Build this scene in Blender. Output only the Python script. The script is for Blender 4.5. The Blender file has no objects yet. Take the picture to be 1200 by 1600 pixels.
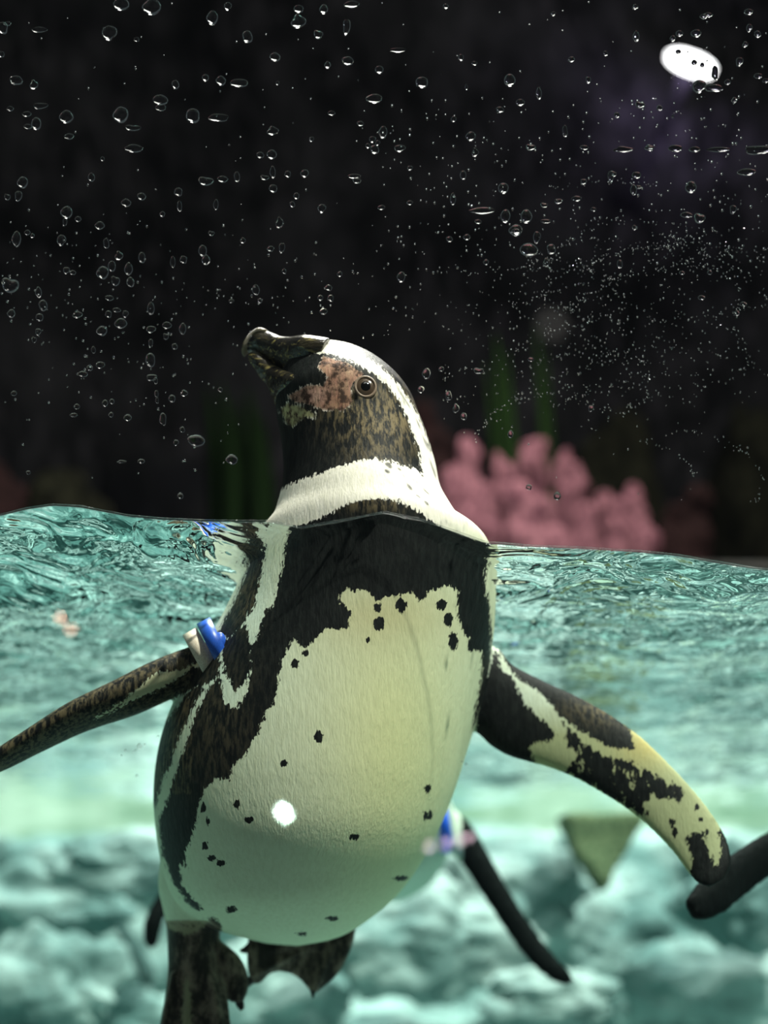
import bpy, bmesh, math, random
import numpy as np
from mathutils import Vector, noise, Euler
from mathutils.bvhtree import BVHTree
random.seed(7)
S = bpy.context.scene
COL = S.collection
R = math.radians

# ------------------------------------------------------------------ camera, world, light, exposure
D0, F = 0.8, 1800.0                      # metres from lens to window, focal length in pixels of a 1200x1600 frame
def at(px, py, y):                       # point seen at (px, py) when it stands y metres behind the window
    d = D0 + y
    return Vector(((px - 600) * d / F, y, (1500 - py) * d / F))
cam = bpy.data.cameras.new('camera')
cam.sensor_fit = 'VERTICAL'; cam.sensor_height = 36; cam.lens = 36 * F / 1600; cam.shift_y = 700 / 1600
cam.clip_start = .02; cam.clip_end = 60
cam.dof.use_dof = True; cam.dof.focus_distance = D0 + .03; cam.dof.aperture_fstop = 2.2
co = bpy.data.objects.new('camera', cam); COL.objects.link(co)
co.location = (0, -D0, 0); co.rotation_euler = (R(90), 0, 0); S.camera = co

w = bpy.data.worlds.new('world'); S.world = w; w.use_nodes = True
w.node_tree.nodes['Background'].inputs[0].default_value = (.75, .9, 1, 1)
w.node_tree.nodes['Background'].inputs[1].default_value = .05
def area(name, loc, target, size, power, color, size_y=None):
    l = bpy.data.lights.new(name, 'AREA'); l.energy = power; l.size = size; l.color = color
    if size_y: l.shape = 'RECTANGLE'; l.size_y = size_y
    o = bpy.data.objects.new(name, l); COL.objects.link(o); o.location = loc
    o.rotation_euler = (Vector(target) - Vector(loc)).to_track_quat('-Z', 'Y').to_euler()
    return o
sun = bpy.data.lights.new('sun', 'SUN'); sun.energy = 6.6; sun.angle = R(1.5); sun.color = (1, .96, .86)
so = bpy.data.objects.new('sun', sun); COL.objects.link(so)
so.rotation_euler = Vector((-.50, .50, -1)).to_track_quat('-Z', 'Y').to_euler()
area('pool_light', (.1, .75, 1.9), (0, .7, 0), .9, 84, (1, .97, .9), .5)
S.view_settings.view_transform = 'Standard'; S.view_settings.look = 'None'
S.view_settings.gamma = 1; S.view_settings.use_curve_mapping = False; S.view_settings.exposure = 0
S.cycles.transparent_max_bounces = 24; S.cycles.max_bounces = 14; S.cycles.diffuse_bounces = 5
S.cycles.transmission_bounces = 10; S.cycles.glossy_bounces = 6
S.cycles.caustics_refractive = True; S.cycles.caustics_reflective = True; S.cycles.sample_clamp_indirect = 6

# ------------------------------------------------------------------ helpers
def tag(o, label=None, cat=None, group=None, kind=None):
    for k, v in (('label', label), ('category', cat), ('group', group), ('kind', kind)):
        if v: o[k] = v
    return o
def empty(name, loc=(0, 0, 0)):
    o = bpy.data.objects.new(name, None); COL.objects.link(o); o.location = loc; o.empty_display_size = .05
    return o
def link(name, me, mat, parent=None):
    if mat: me.materials.clear(); me.materials.append(mat)
    o = bpy.data.objects.new(name, me); COL.objects.link(o)
    if parent:
        o.parent = parent
        if parent.location.length: 
            p = parent; off = Vector(p.location)
            if p.parent: off += Vector(p.parent.location)
            o.location = -off
    return o
def mesh(name, vs, fs, smooth=True):
    me = bpy.data.meshes.new(name); me.from_pydata([tuple(v) for v in vs], [], fs); me.update()
    if smooth: me.polygons.foreach_set('use_smooth', [True] * len(me.polygons))
    return me
class NT:
    def schlick(s, f0, nrm=None):
        g_ = s.n('NewGeometry').outputs; c_ = s.math('ABSOLUTE', s.n('VectorMath', {0: g_['Incoming'], 1: nrm if nrm is not None else g_['Normal']}, operation='DOT_PRODUCT').outputs['Value'])
        return s.math('ADD', f0, s.math('MULTIPLY', 1 - f0, s.math('POWER', s.math('SUBTRACT', 1.0, c_, clamp=True), 5)))
    def __init__(s, name):
        s.m = bpy.data.materials.new(name); s.m.use_nodes = True; s.t = s.m.node_tree
        s.t.nodes.clear(); s.out = s.t.nodes.new('ShaderNodeOutputMaterial')
    def n(s, ty, ins=None, **kw):
        nd = s.t.nodes.new('ShaderNode' + ty)
        for k, v in kw.items(): setattr(nd, k, v)
        for k, v in (ins or {}).items():
            if isinstance(v, bpy.types.NodeSocket): s.t.links.new(v, nd.inputs[k])
            else: nd.inputs[k].default_value = v
        return nd
    def math(s, op, a, b=0, c=0, clamp=False):
        return s.n('Math', {0: a, 1: b, 2: c}, operation=op, use_clamp=clamp).outputs[0]
    def mix(s, f, a, b):
        nd = s.n('Mix', {0: f}, data_type='RGBA')
        for i, v in ((6, a), (7, b)):
            if isinstance(v, bpy.types.NodeSocket): s.t.links.new(v, nd.inputs[i])
            else: nd.inputs[i].default_value = (*v, 1)
        return nd.outputs[2]
    def noise(s, scale, detail=4, vec=None, rough=.5, dist=0):
        i = {'Scale': scale, 'Detail': detail, 'Roughness': rough, 'Distortion': dist}
        if vec is not None: i['Vector'] = vec
        return s.n('TexNoise', i).outputs[0]
    def ramp(s, f, lo, hi):
        return s.n('MapRange', {0: f, 1: lo, 2: hi, 3: 0.0, 4: 1.0}, interpolation_type='SMOOTHSTEP').outputs[0]
    def pos(s, scale=(1, 1, 1)):
        g = s.n('NewGeometry').outputs['Position']
        return s.n('Mapping', {0: g, 3: scale}).outputs[0]
    def bump(s, h, dist, strength=1.0, **kw):
        return s.n('Bump', {'Height': h, 'Distance': dist, 'Strength': strength, **kw}).outputs[0]
    def surf(s, sh): s.t.links.new(sh, s.out.inputs[0]); return s.m
    def pbr(s, color, rough=.6, normal=None, spec=.4, **kw):
        i = {'Roughness': rough, 'Specular IOR Level': spec}
        i['Base Color'] = color if isinstance(color, bpy.types.NodeSocket) else (*color, 1)
        if normal is not None: i['Normal'] = normal
        i.update(kw)
        return s.surf(s.n('BsdfPrincipled', i).outputs[0])
def simple(name, c, rough=.5, c2=None, scale=40, bump=0, **kw):
    t = NT(name); f = t.noise(scale, 4)
    c2 = c2 or tuple(x * .7 for x in c)
    return t.pbr(t.mix(t.ramp(f, .35, .65), c, c2), rough, t.bump(f, bump) if bump else None, **kw)
def catmull(P, n):
    P = np.array(P, float); k = len(P); out = []
    seg = np.linalg.norm(np.diff(P[:, :2] + 0, axis=0), axis=1) if P.shape[1] < 3 else np.linalg.norm(np.diff(P[:, :4], axis=0), axis=1)
    s = np.concatenate([[0], np.cumsum(seg)]); T = np.linspace(0, s[-1], n)
    for t in T:
        i = min(max(np.searchsorted(s, t, 'right') - 1, 0), k - 2)
        u = (t - s[i]) / max(seg[i], 1e-9)
        p0, p1, p2, p3 = P[max(i - 1, 0)], P[i], P[i + 1], P[min(i + 2, k - 1)]
        out.append(.5 * ((2 * p1) + (p2 - p0) * u + (2 * p0 - 5 * p1 + 4 * p2 - p3) * u * u + (3 * p1 - p0 - 3 * p2 + p3) * u ** 3))
    return np.array(out)
def loft(rows, n=60, m=32, power=1.0, tilt=0):
    """rows: (x1, y1, x2, y2, depth, half thickness): a tapering solid whose cross-sections span two outline points."""
    P = catmull(rows, n); vs = []; fs = []
    for r in P:
        a, b = at(r[0], r[1], r[4]), at(r[2], r[3], r[4])
        c = (a + b) / 2; U = (b - a) / 2; V = Vector((0, max(r[5], .0005), 0))
        if tilt: V = V + U * 0
        for j in range(m):
            t = 2 * math.pi * j / m; cc, ss = math.cos(t), math.sin(t)
            if power != 1: cc = math.copysign(abs(cc) ** power, cc); ss = math.copysign(abs(ss) ** power, ss)
            q = c + U * cc + V * ss
            if tilt: q.y += tilt * cc
            vs.append(q)
    for i in range(n - 1):
        for j in range(m):
            k = (j + 1) % m
            fs.append((i * m + j, i * m + k, (i + 1) * m + k, (i + 1) * m + j))
    fs.append(tuple(range(m))[::-1]); fs.append(tuple((n - 1) * m + j for j in range(m)))
    return vs, fs
def fuse(name, pieces, voxel, smooth=6):
    """union of overlapping solids as one continuous skin"""
    V, Fc = [], []
    for vs, fs in pieces:
        o = len(V); V += [tuple(v) for v in vs]; Fc += [tuple(i + o for i in f) for f in fs]
    me = mesh(name + '_raw', V, Fc)
    bm = bmesh.new(); bm.from_mesh(me); bmesh.ops.recalc_face_normals(bm, faces=bm.faces); bm.to_mesh(me); bm.free()
    ob = bpy.data.objects.new('tmp', me); COL.objects.link(ob)
    md = ob.modifiers.new('r', 'REMESH'); md.mode = 'VOXEL'; md.voxel_size = voxel
    if smooth: s = ob.modifiers.new('s', 'SMOOTH'); s.iterations = smooth; s.factor = .5
    dg = bpy.context.evaluated_depsgraph_get(); dg.update()
    out = bpy.data.meshes.new_from_object(ob.evaluated_get(dg)); out.name = name
    bpy.data.objects.remove(ob); bpy.data.meshes.remove(me)
    out.polygons.foreach_set('use_smooth', [True] * len(out.polygons))
    return out
def verts_np(me):
    a = np.empty(len(me.vertices) * 3); me.vertices.foreach_get('co', a); return a.reshape(-1, 3)
def sdist(P, poly):
    """signed distance to a closed outline, positive inside"""
    poly = np.array(poly, float); d = np.full(len(P), 1e9); ins = np.zeros(len(P), bool)
    for i in range(len(poly)):
        a, b = poly[i - 1], poly[i]; ab = b - a
        t = np.clip(((P - a) @ ab) / max(ab @ ab, 1e-9), 0, 1)
        d = np.minimum(d, np.hypot(*(P - a - t[:, None] * ab).T))
        c = (a[1] > P[:, 1]) != (b[1] > P[:, 1])
        if a[1] != b[1]:
            ins ^= c & (P[:, 0] < (b[0] - a[0]) * (P[:, 1] - a[1]) / (b[1] - a[1]) + a[0])
    return np.where(ins, d, -d)
def fattr(me, name, arr): me.attributes.new(name, 'FLOAT', 'POINT').data.foreach_set('value', np.asarray(arr, np.float32))
def cattr(me, name, arr):
    a = np.ones((len(arr), 4), np.float32); a[:, :3] = arr
    me.attributes.new(name, 'FLOAT_COLOR', 'POINT').data.foreach_set('color', a.ravel())
def blob(center, rad, seed, amp=.25, sub=5, freq=1.6, squash=(1, 1, 1), ridged=False):
    bm = bmesh.new(); bmesh.ops.create_icosphere(bm, subdivisions=sub, radius=1)
    c = Vector(center); o = Vector((seed * 7.1, seed * 3.3, seed * 1.7))
    for v in bm.verts:
        p = v.co.normalized()
        f = noise.fractal(p * freq + o, 1.0, 2.1, 5)
        if ridged: f = abs(f) * -1.3 + .3
        k = noise.cell(p * 1.1 + o) * .0
        q = p * (1 + amp * f + k)
        v.co = c + Vector((q.x * rad * squash[0], q.y * rad * squash[1], q.z * rad * squash[2]))
    me = bpy.data.meshes.new('blob'); bm.to_mesh(me); bm.free()
    me.polygons.foreach_set('use_smooth', [True] * len(me.polygons)); return me
def boxmesh(x0, x1, y0, y1, z0, z1):
    v = [(x, y, z) for x in (x0, x1) for y in (y0, y1) for z in (z0, z1)]
    f = [(0, 1, 3, 2), (4, 6, 7, 5), (0, 4, 5, 1), (2, 3, 7, 6), (0, 2, 6, 4), (1, 5, 7, 3)]
    return mesh('box', v, f, False)

# ------------------------------------------------------------------ the setting
BACKY = 1.46                             # back of the pool
t = NT('rock_wet')                       # pale painted rock, algae just under the water line
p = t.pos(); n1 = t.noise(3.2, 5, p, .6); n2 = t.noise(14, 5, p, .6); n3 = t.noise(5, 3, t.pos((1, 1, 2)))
col = t.mix(t.ramp(n1, .38, .62), (.50, .53, .525), (.15, .22, .22))  # dark teal patches: shaded gaps and light ripples put into the colour
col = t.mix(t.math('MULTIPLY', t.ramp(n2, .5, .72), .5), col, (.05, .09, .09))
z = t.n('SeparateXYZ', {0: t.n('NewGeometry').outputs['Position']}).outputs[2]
alg = t.ramp(t.math('ADD', z, t.math('MULTIPLY', n3, .17)), .318, .345)
col = t.mix(t.math('MULTIPLY', alg, .62), col, (.11, .14, .065))
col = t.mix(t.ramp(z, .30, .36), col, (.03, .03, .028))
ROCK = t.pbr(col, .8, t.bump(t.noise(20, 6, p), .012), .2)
t = NT('dark_wall'); p = t.pos(); n1 = t.noise(2.5, 6, p, .65); n2 = t.noise(30, 4, t.pos((1, 1, .35)))
col = t.mix(t.ramp(n1, .4, .75), (.0018, .0018, .002), (.009, .009, .010))
col = t.mix(t.math('MULTIPLY', t.ramp(n2, .45, .7), .45), col, (.018, .017, .020))
DARK = t.pbr(col, .95, None, .0)
t = NT('dark_rock'); p = t.pos(); n1 = t.noise(4, 6, p, .65)
col = t.mix(t.ramp(n1, .4, .68), (.0015, .0015, .0018), (.004, .004, .004))
DROCK = t.pbr(col, .9, t.bump(n1, .03), .0)

def relief(name, x0, x1, z0, z1, nx, nz, fn, mat, parent=None):
    vs = []; fs = []
    for j in range(nz + 1):
        for i in range(nx + 1):
            u = x0 + (x1 - x0) * i / nx; v = z0 + (z1 - z0) * j / nz
            vs.append(fn(u, v))
    for j in range(nz):
        for i in range(nx):
            a = j * (nx + 1) + i; fs.append((a, a + 1, a + nx + 2, a + nx + 1))
    return link(name, mesh(name, vs, fs), mat, parent)
def fwall(u, v):
    q = Vector((u * 1.9, 3.1, v * 2.3)); f = noise.fractal(q, 1, 2, 6); g = abs(noise.fractal(q * 1.7 + Vector((5, 2, 9)), 1, 2, 4))
    k = min(1, max(0, (.30 - v) / .08))
    return (u, BACKY - .10 * k * (.5 + f) + .10 * g * k - .06 * k, v)
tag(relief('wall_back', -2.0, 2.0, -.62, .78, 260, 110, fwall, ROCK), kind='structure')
def ffloor(u, v):
    f = noise.fractal(Vector((u * 2.2, v * 2.2, 7.7)), 1, 2, 5)
    return (u, v, -.50 + .06 * f)
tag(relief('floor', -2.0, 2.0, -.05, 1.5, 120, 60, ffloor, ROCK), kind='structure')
for nm, x in (('wall_left', -1.35), ('wall_right', 1.35)):
    sgn = -1 if x < 0 else 1
    def fs_(u, v, x=x, sgn=sgn):
        return (x + sgn * .05 * noise.fractal(Vector((x, u * 2, v * 2)), 1, 2, 4), u, v)
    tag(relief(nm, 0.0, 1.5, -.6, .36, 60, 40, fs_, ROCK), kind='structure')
# ledge behind the pool and the dark wall above it
def fledge(u, v): return (u, v, (.76 + .02 * noise.fractal(Vector((u * 3, v * 3, 1)), 1, 2, 4)))
tag(relief('trim_ledge', -6, 6, BACKY - .02, 2.62, 120, 30, fledge, DROCK), kind='structure')
def fdark(u, v):
    return (u, 2.6 + .05 * noise.fractal(Vector((u * 1.5, 0, v * 1.5)), 1, 2, 4), v)
tag(relief('wall_rear', -6, 6, .2, 4.4, 120, 60, fdark, DARK), kind='structure')

# ------------------------------------------------------------------ water
EDGE = [(-700, 812), (-200, 822), (-60, 812), (0, 805), (40, 795), (80, 789), (125, 792), (200, 806), (250, 811), (320, 814), (420, 815), (470, 824), (540, 812), (600, 800),
        (660, 812), (715, 832), (760, 848), (820, 853), (900, 856), (1000, 862), (1060, 868), (1110, 877), (1160, 885), (1200, 890), (1300, 893), (1500, 880), (1900, 850)]
EX = [at(a, b, 0).x for a, b in EDGE]; EZ = [at(a, b, 0).z for a, b in EDGE]
LVL = .289
def surf_z(x, y):
    e = float(np.interp(x, EX, EZ)) - LVL
    z = e * math.exp(-y / .16)
    k = min(1, y / .12)
    z += k * .0035 * noise.noise(Vector((x * 5, y * 6, 0))) * 2
    z += k * .0022 * noise.noise(Vector((x * 13, y * 16, 3.3))) * 2
    z += min(1, y / .04) * .0008 * noise.noise(Vector((x * 36, y * 42, 8.3))) * 2
    return LVL + z
nx, ny = 420, 300
xs = np.linspace(-1.30, 1.30, nx + 1); ys = (np.linspace(0, 1, ny + 1) ** 1.5) * (BACKY + .02) + .0012
vs = [(x, y, surf_z(x, y - .0012)) for y in ys for x in xs]
fs = [(j * (nx + 1) + i, j * (nx + 1) + i + 1, (j + 1) * (nx + 1) + i + 1, (j + 1) * (nx + 1) + i) for j in range(ny) for i in range(nx)]
zb = -.64; per = [i for i in range(nx + 1)] + [j * (nx + 1) + nx for j in range(1, ny + 1)] + [ny * (nx + 1) + i for i in range(nx - 1, -1, -1)] + [j * (nx + 1) for j in range(ny - 1, 0, -1)]
base = len(vs); vs += [(vs[i][0], vs[i][1], zb) for i in per]
m_ = len(per)
fs += [(per[k], base + k, base + (k + 1) % m_, per[(k + 1) % m_]) for k in range(m_)]
fs.append(tuple(base + k for k in range(m_)))
me = mesh('pool_water', vs, fs, True)
sm = [True] * len(me.polygons)
for k in range(nx * ny, len(sm)): sm[k] = False
me.polygons.foreach_set('use_smooth', sm)
bm = bmesh.new(); bm.from_mesh(me); bmesh.ops.recalc_face_normals(bm, faces=bm.faces); 
for e in bm.edges:
    if len(e.link_faces) == 2 and e.link_faces[0].normal.angle(e.link_faces[1].normal, 0) > 1: e.smooth = False
bm.to_mesh(me); bm.free()
t = NT('water')
nz = t.math('ABSOLUTE', t.n('SeparateXYZ', {0: t.n('NewGeometry').outputs['True Normal']}).outputs[2])
rip = t.math('ADD', t.noise(19, 2, t.pos((1, .8, 1)), .5, 1.4), t.math('MULTIPLY', t.noise(60, 2, t.pos((1, .7, 1)), .5, .8), .12))
rn = t.bump(t.math('MULTIPLY', rip, t.ramp(nz, .5, .8)), .0065)
fr = t.n('Fresnel', {'IOR': 1.333, 'Normal': rn}).outputs[0]
vf = t.schlick(.004)
fr = t.math('ADD', t.math('MULTIPLY', fr, t.ramp(nz, .45, .55)), t.math('MULTIPLY', vf, t.math('SUBTRACT', 1.0, t.ramp(nz, .45, .55))))
gl = t.n('BsdfGlossy', {'Roughness': 0.0, 'Color': (1, 1, 1, 1), 'Normal': rn}).outputs[0]
tr = t.n('BsdfTransparent').outputs[0]
t.surf(t.n('MixShader', {0: fr, 1: tr, 2: gl}).outputs[0])
t.t.links.new(t.n('VolumeAbsorption', {'Color': (.71, .943, .92, 1), 'Density': 1.15}).outputs[0], t.out.inputs['Volume'])
WATER = t.m
water = tag(link('pool_water', me, WATER), kind='structure')
# bright meniscus where the surface climbs the window
def menis():
    vs = []; fs = []
    X = np.linspace(-.55, .55, 500)
    for x in X:
        z = surf_z(x, 0); h = .0011 + .0005 * noise.noise(Vector((x * 40, 0, 0)))
        for k in range(7):
            a = math.pi * k / 6 - math.pi / 2
            vs.append((x, .0016 + h * 1.5 * math.cos(a), z + .0006 + h * math.sin(a)))
    for i in range(len(X) - 1):
        for k in range(6): fs.append((i * 7 + k, i * 7 + k + 1, i * 7 + 8 + k, i * 7 + 7 + k))
        fs.append((i * 7, i * 7 + 7, i * 7 + 13, i * 7 + 6))
    return mesh('meniscus', vs, fs)
t = NT('clear_drop')
DROP = t.surf(t.n('BsdfGlass', {'Color': (1, 1, 1, 1), 'Roughness': .02, 'IOR': 1.333}).outputs[0])
t = NT('thin_water'); t.surf(t.n('MixShader', {0: t.schlick(.14), 1: t.n('BsdfTransparent').outputs[0], 2: t.n('BsdfGlossy', {'Roughness': .06}).outputs[0]}).outputs[0]); FILM = t.m
link('meniscus', menis(), FILM, water)

# ------------------------------------------------------------------ window pane
t = NT('window_glass')
fr = t.schlick(.035)
g = t.n('BsdfGlossy', {'Roughness': 0.0}).outputs[0]
t.surf(t.n('MixShader', {0: t.math('MULTIPLY', fr, .6), 1: t.n('BsdfTransparent', {0: (.985, 1, .99, 1)}).outputs[0], 2: g}).outputs[0])
PANE = t.m
tag(link('window_1', boxmesh(-1.35, 1.35, -.030, -.0004, -.64, 2.2), PANE), kind='structure')

# ------------------------------------------------------------------ boulders under water and things on the ledge
rocks = [  # px, py, depth, radius, squash, label
 (60, 1400, 1.22, .155, (1.25, .6, .62), 'broad pale boulder at the far left below the dark flipper'),
 (200, 1350, 1.30, .10, (1.3, .6, .6), 'pale boulder just left of the swimming penguin\'s hip'),
 (60, 1545, 1.10, .13, (1.1, .6, .75), 'rounded pale boulder in the bottom left corner'),
 (215, 1590, 1.05, .075, (1.3, .6, .7), 'small grey boulder behind the left foot of the penguin'),
 (420, 1560, 1.25, .13, (1.2, .6, .8), 'pale boulder seen beneath the right foot of the penguin'),
 (640, 1470, 1.20, .15, (1.2, .6, .8), 'large pale boulder right of the penguin feet'),
 (600, 1640, 1.0, .09, (1.5, .6, .6), 'teal shaded boulder cut off by the lower edge of the picture'),
 (790, 1400, 1.30, .14, (1.1, .6, .8), 'pale boulder behind the far penguin\'s dark flipper'),
 (860, 1560, 1.08, .085, (1.4, .6, .6), 'shaded boulder below the tip of the far penguin\'s flipper'),
 (960, 1450, 1.22, .13, (1.1, .6, .9), 'pale boulder beneath the hanging green algae patch'),
 (1130, 1560, 1.12, .15, (1.2, .6, .8), 'dark teal boulder in the bottom right corner'),
 (1170, 1400, 1.30, .13, (1.0, .6, .8), 'pale boulder behind the flipper tip at the right edge'),
]
for i, (px, py, y, r, sq, lab) in enumerate(rocks):
    yy = (1.24, 1.11, .98)[i % 3] - .06 * (i == 8)
    k_ = (D0 + yy) / (D0 + y)
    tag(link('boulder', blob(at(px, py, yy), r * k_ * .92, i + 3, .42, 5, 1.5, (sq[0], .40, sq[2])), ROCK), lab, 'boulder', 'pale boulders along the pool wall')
SHADEBAR = simple('shade_dark', (.10, .16, .16), .8, (.05, .08, .08), 30, .004)  # dark bar shape put in for a blurred, shadowed gap between boulders
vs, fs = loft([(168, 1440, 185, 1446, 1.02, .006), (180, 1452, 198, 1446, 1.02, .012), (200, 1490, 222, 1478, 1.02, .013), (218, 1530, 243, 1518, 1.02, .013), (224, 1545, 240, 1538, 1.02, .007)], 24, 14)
tag(link('shadow_bar', fuse('shadow_bar', [(vs, fs)], .004, 2), SHADEBAR), 'dark slanted bar put in as a shadowed gap among the pale boulders, left of the feet', 'shadow gap')
ALG = simple('algae', (.20, .22, .11), .9, (.07, .10, .05), 25, .01)
c = [at(880, 1268, 1.0), at(1010, 1268, 1.0), at(1000, 1300, 1.0), at(948, 1392, .99), at(900, 1335, 1.0)]
vs = []; 
def wedge(cs, th, name):
    v = [Vector(a) for a in cs] + [Vector(a) + Vector((0, th, 0)) for a in cs]; k = len(cs)
    f = [tuple(range(k)), tuple(range(2 * k - 1, k - 1, -1))] + [(i, (i + 1) % k + 0, (i + 1) % k + k, i + k) for i in range(k)]
    me = fuse(name, [(v, f)], .006, 3)
    P = verts_np(me)
    for i, p in enumerate(P):
        q = noise.noise_vector(Vector(p) * 22); me.vertices[i].co = Vector(p) + q * .007
    return me
tag(link('algae_rock', wedge(c, .06, 'algae_rock'), ALG), 'olive green algae covered wedge of rock pointing down below the water line', 'rock')

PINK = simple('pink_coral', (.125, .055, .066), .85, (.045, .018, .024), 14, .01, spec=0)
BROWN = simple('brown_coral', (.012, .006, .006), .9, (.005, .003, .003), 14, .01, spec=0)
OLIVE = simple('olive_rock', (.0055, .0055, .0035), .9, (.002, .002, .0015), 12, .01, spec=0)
def sph(c, r, n=14, sq=(1, 1, 1)):
    vs = []; fs = []
    for i in range(n + 1):
        for j in range(n):
            a = math.pi * i / n; b = 2 * math.pi * j / n
            vs.append(Vector(c) + Vector((math.sin(a) * math.cos(b) * sq[0], math.sin(a) * math.sin(b) * sq[1], math.cos(a) * sq[2])) * r)
    for i in range(n):
        for j in range(n): fs.append((i * n + j, i * n + (j + 1) % n, (i + 1) * n + (j + 1) % n, (i + 1) * n + j))
    return vs, fs
def fingers(name, cols, mat, lab, root, vox=.008):
    """coral-like rock: tapering lumpy fingers rising from the ledge"""
    pcs = []; rnd = random.Random(name + lab)
    for (px, py, wpx, y) in cols:
        top = at(px, py, y); r = wpx / 2 * (D0 + y) / F; b = Vector((top.x + rnd.uniform(-.01, .01), y, .77)); k = max(3, int((top.z - .77) / (r * .8)))
        for i in range(k + 1):
            f = i / k; c = b.lerp(top - Vector((0, 0, r * .6)), f) + Vector((rnd.uniform(-.3, .3) * r, rnd.uniform(-.3, .3) * r, 0))
            pcs.append(sph(c, r * (1.25 - .55 * f) * rnd.uniform(.88, 1.1), 10, (1, 1, 1.25)))
    me = fuse(name, pcs, vox, 5)
    P = verts_np(me); 
    for i, p in enumerate(P): me.vertices[i].co = Vector(p) + noise.noise_vector(Vector(p) * 18) * .012
    o = link(name, me, mat, root); o['label'] = lab; return o
CRT = tag(empty('coral_rock', at(820, 860, 1.58)), 'pink coral shaped rock formation with blunt fingers on the ledge right of the penguin neck', 'rock')
CRB = tag(empty('coral_rock', at(1070, 860, 1.7)), 'dim brown coral shaped rock right of the pink formation', 'rock')
CRN = tag(empty('coral_rock', at(680, 860, 1.9)), 'dim brown coral shaped rock directly behind the penguin nape', 'rock')
fingers('coral_finger', [(735, 690, 50, 1.62), (700, 730, 44, 1.60), (760, 760, 60, 1.58), (720, 790, 60, 1.55)], PINK, 'pink coral shaped rock with a tall pointed finger right beside the penguin neck', CRT)
fingers('coral_finger', [(778, 705, 24, 1.62), (800, 725, 40, 1.62), (838, 690, 62, 1.66), (820, 765, 80, 1.55), (860, 790, 60, 1.53)], PINK, 'broad pink coral shaped rock with several blunt fingers in the middle', CRT)
fingers('coral_finger', [(878, 700, 34, 1.62), (900, 730, 40, 1.60), (915, 790, 50, 1.56), (905, 820, 50, 1.55)], PINK, 'slim pink coral shaped rock leaning right, next to the lumpy one', CRT)
fingers('coral_finger', [(950, 775, 50, 1.60), (985, 760, 60, 1.60), (1005, 790, 50, 1.58), (960, 815, 50, 1.55)], PINK, 'low lumpy pink rock, last of the pink row towards the right', CRT)
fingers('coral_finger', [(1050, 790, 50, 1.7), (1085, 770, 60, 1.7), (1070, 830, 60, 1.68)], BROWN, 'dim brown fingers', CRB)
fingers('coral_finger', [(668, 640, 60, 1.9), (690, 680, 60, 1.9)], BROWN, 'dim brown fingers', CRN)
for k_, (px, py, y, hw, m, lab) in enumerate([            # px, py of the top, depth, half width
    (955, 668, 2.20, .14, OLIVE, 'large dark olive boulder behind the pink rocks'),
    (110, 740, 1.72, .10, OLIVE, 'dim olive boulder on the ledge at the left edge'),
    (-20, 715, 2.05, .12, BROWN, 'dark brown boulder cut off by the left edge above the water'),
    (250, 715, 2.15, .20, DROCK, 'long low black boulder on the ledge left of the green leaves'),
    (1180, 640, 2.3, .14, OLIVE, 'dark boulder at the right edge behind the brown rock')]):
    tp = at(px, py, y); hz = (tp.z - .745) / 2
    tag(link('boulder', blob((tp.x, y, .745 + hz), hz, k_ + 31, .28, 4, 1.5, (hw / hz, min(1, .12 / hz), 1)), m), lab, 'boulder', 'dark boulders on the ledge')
LEAF = simple('leaf', (.010, .022, .006), .8, (.006, .012, .004), 30, .0, spec=0)
LEAFD = simple('leaf_dark', (.003, .007, .002), .8, (.002, .004, .0015), 30, .0, spec=0)
PETAL = simple('petal', (.016, .015, .016), .8, (.01, .01, .01), 30, spec=0)
def plant(lab, blades, y, mat, flower=None):
    bx = sum(b[0] for b in blades) / len(blades)
    root = tag(empty('leafy_plant', at(bx, blades[0][1], y) * Vector((1, 1, 1))), lab, 'plant', None)
    root.location.z = .77
    for (x0, y0, x1, y1, wd) in blades:
        dy = random.uniform(-.04, .04); vs = []; fs = []; n = 14
        a = at(x0, y0, y + dy); b = at(x1, y1, y + dy); a.z = .77
        hw = wd / 2 * (D0 + y) / F * .9
        for i in range(n + 1):
            f = i / n; c = a.lerp(b, f); c.y += .05 * math.sin(f * 3); c.x += .012 * math.sin(f * math.pi)
            ww = hw * (math.sin(math.pi * min(1, .15 + f * .85)) ** .6 + .02)
            vs += [c + Vector((-ww, 0, 0)), c + Vector((0, -.006, 0)), c + Vector((ww, 0, 0)), c + Vector((0, -.003, 0))]
        for i in range(n):
            for k in range(4): fs.append((i * 4 + k, i * 4 + (k + 1) % 4, i * 4 + 4 + (k + 1) % 4, i * 4 + 4 + k))
        fs += [(0, 1, 2, 3), (n * 4 + 3, n * 4 + 2, n * 4 + 1, n * 4)]
        link('leaf', mesh('leaf', vs, fs), mat, root)
    if flower:
        for k in range(6):
            a = 2 * math.pi * k / 6; c = at(flower[0], flower[1], y) + Vector((math.cos(a), 0, math.sin(a))) * .022
            link('petal', mesh('petal', *sph(c, .02, 10, (1, .25, 1))), PETAL, root)
plant('tall green strap leaved plant with two bright leaves, between the penguin and the olive boulder', [(800, 800, 775, 515, 26), (812, 800, 790, 540, 22), (790, 800, 760, 560, 24)], 1.85, LEAF)
plant('green stemmed plant with a pale faded flower, right of the strap leaved plant', [(862, 800, 838, 500, 20), (868, 800, 852, 540, 18)], 1.9, LEAF, (862, 510))
plant('clump of dim green leaves on the ledge left of the penguin\'s beak', [(330, 840, 322, 600, 34), (350, 840, 345, 590, 36), (372, 840, 368, 615, 36), (395, 840, 388, 600, 34), (412, 840, 405, 640, 30)], 1.8, LEAFD)
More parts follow.
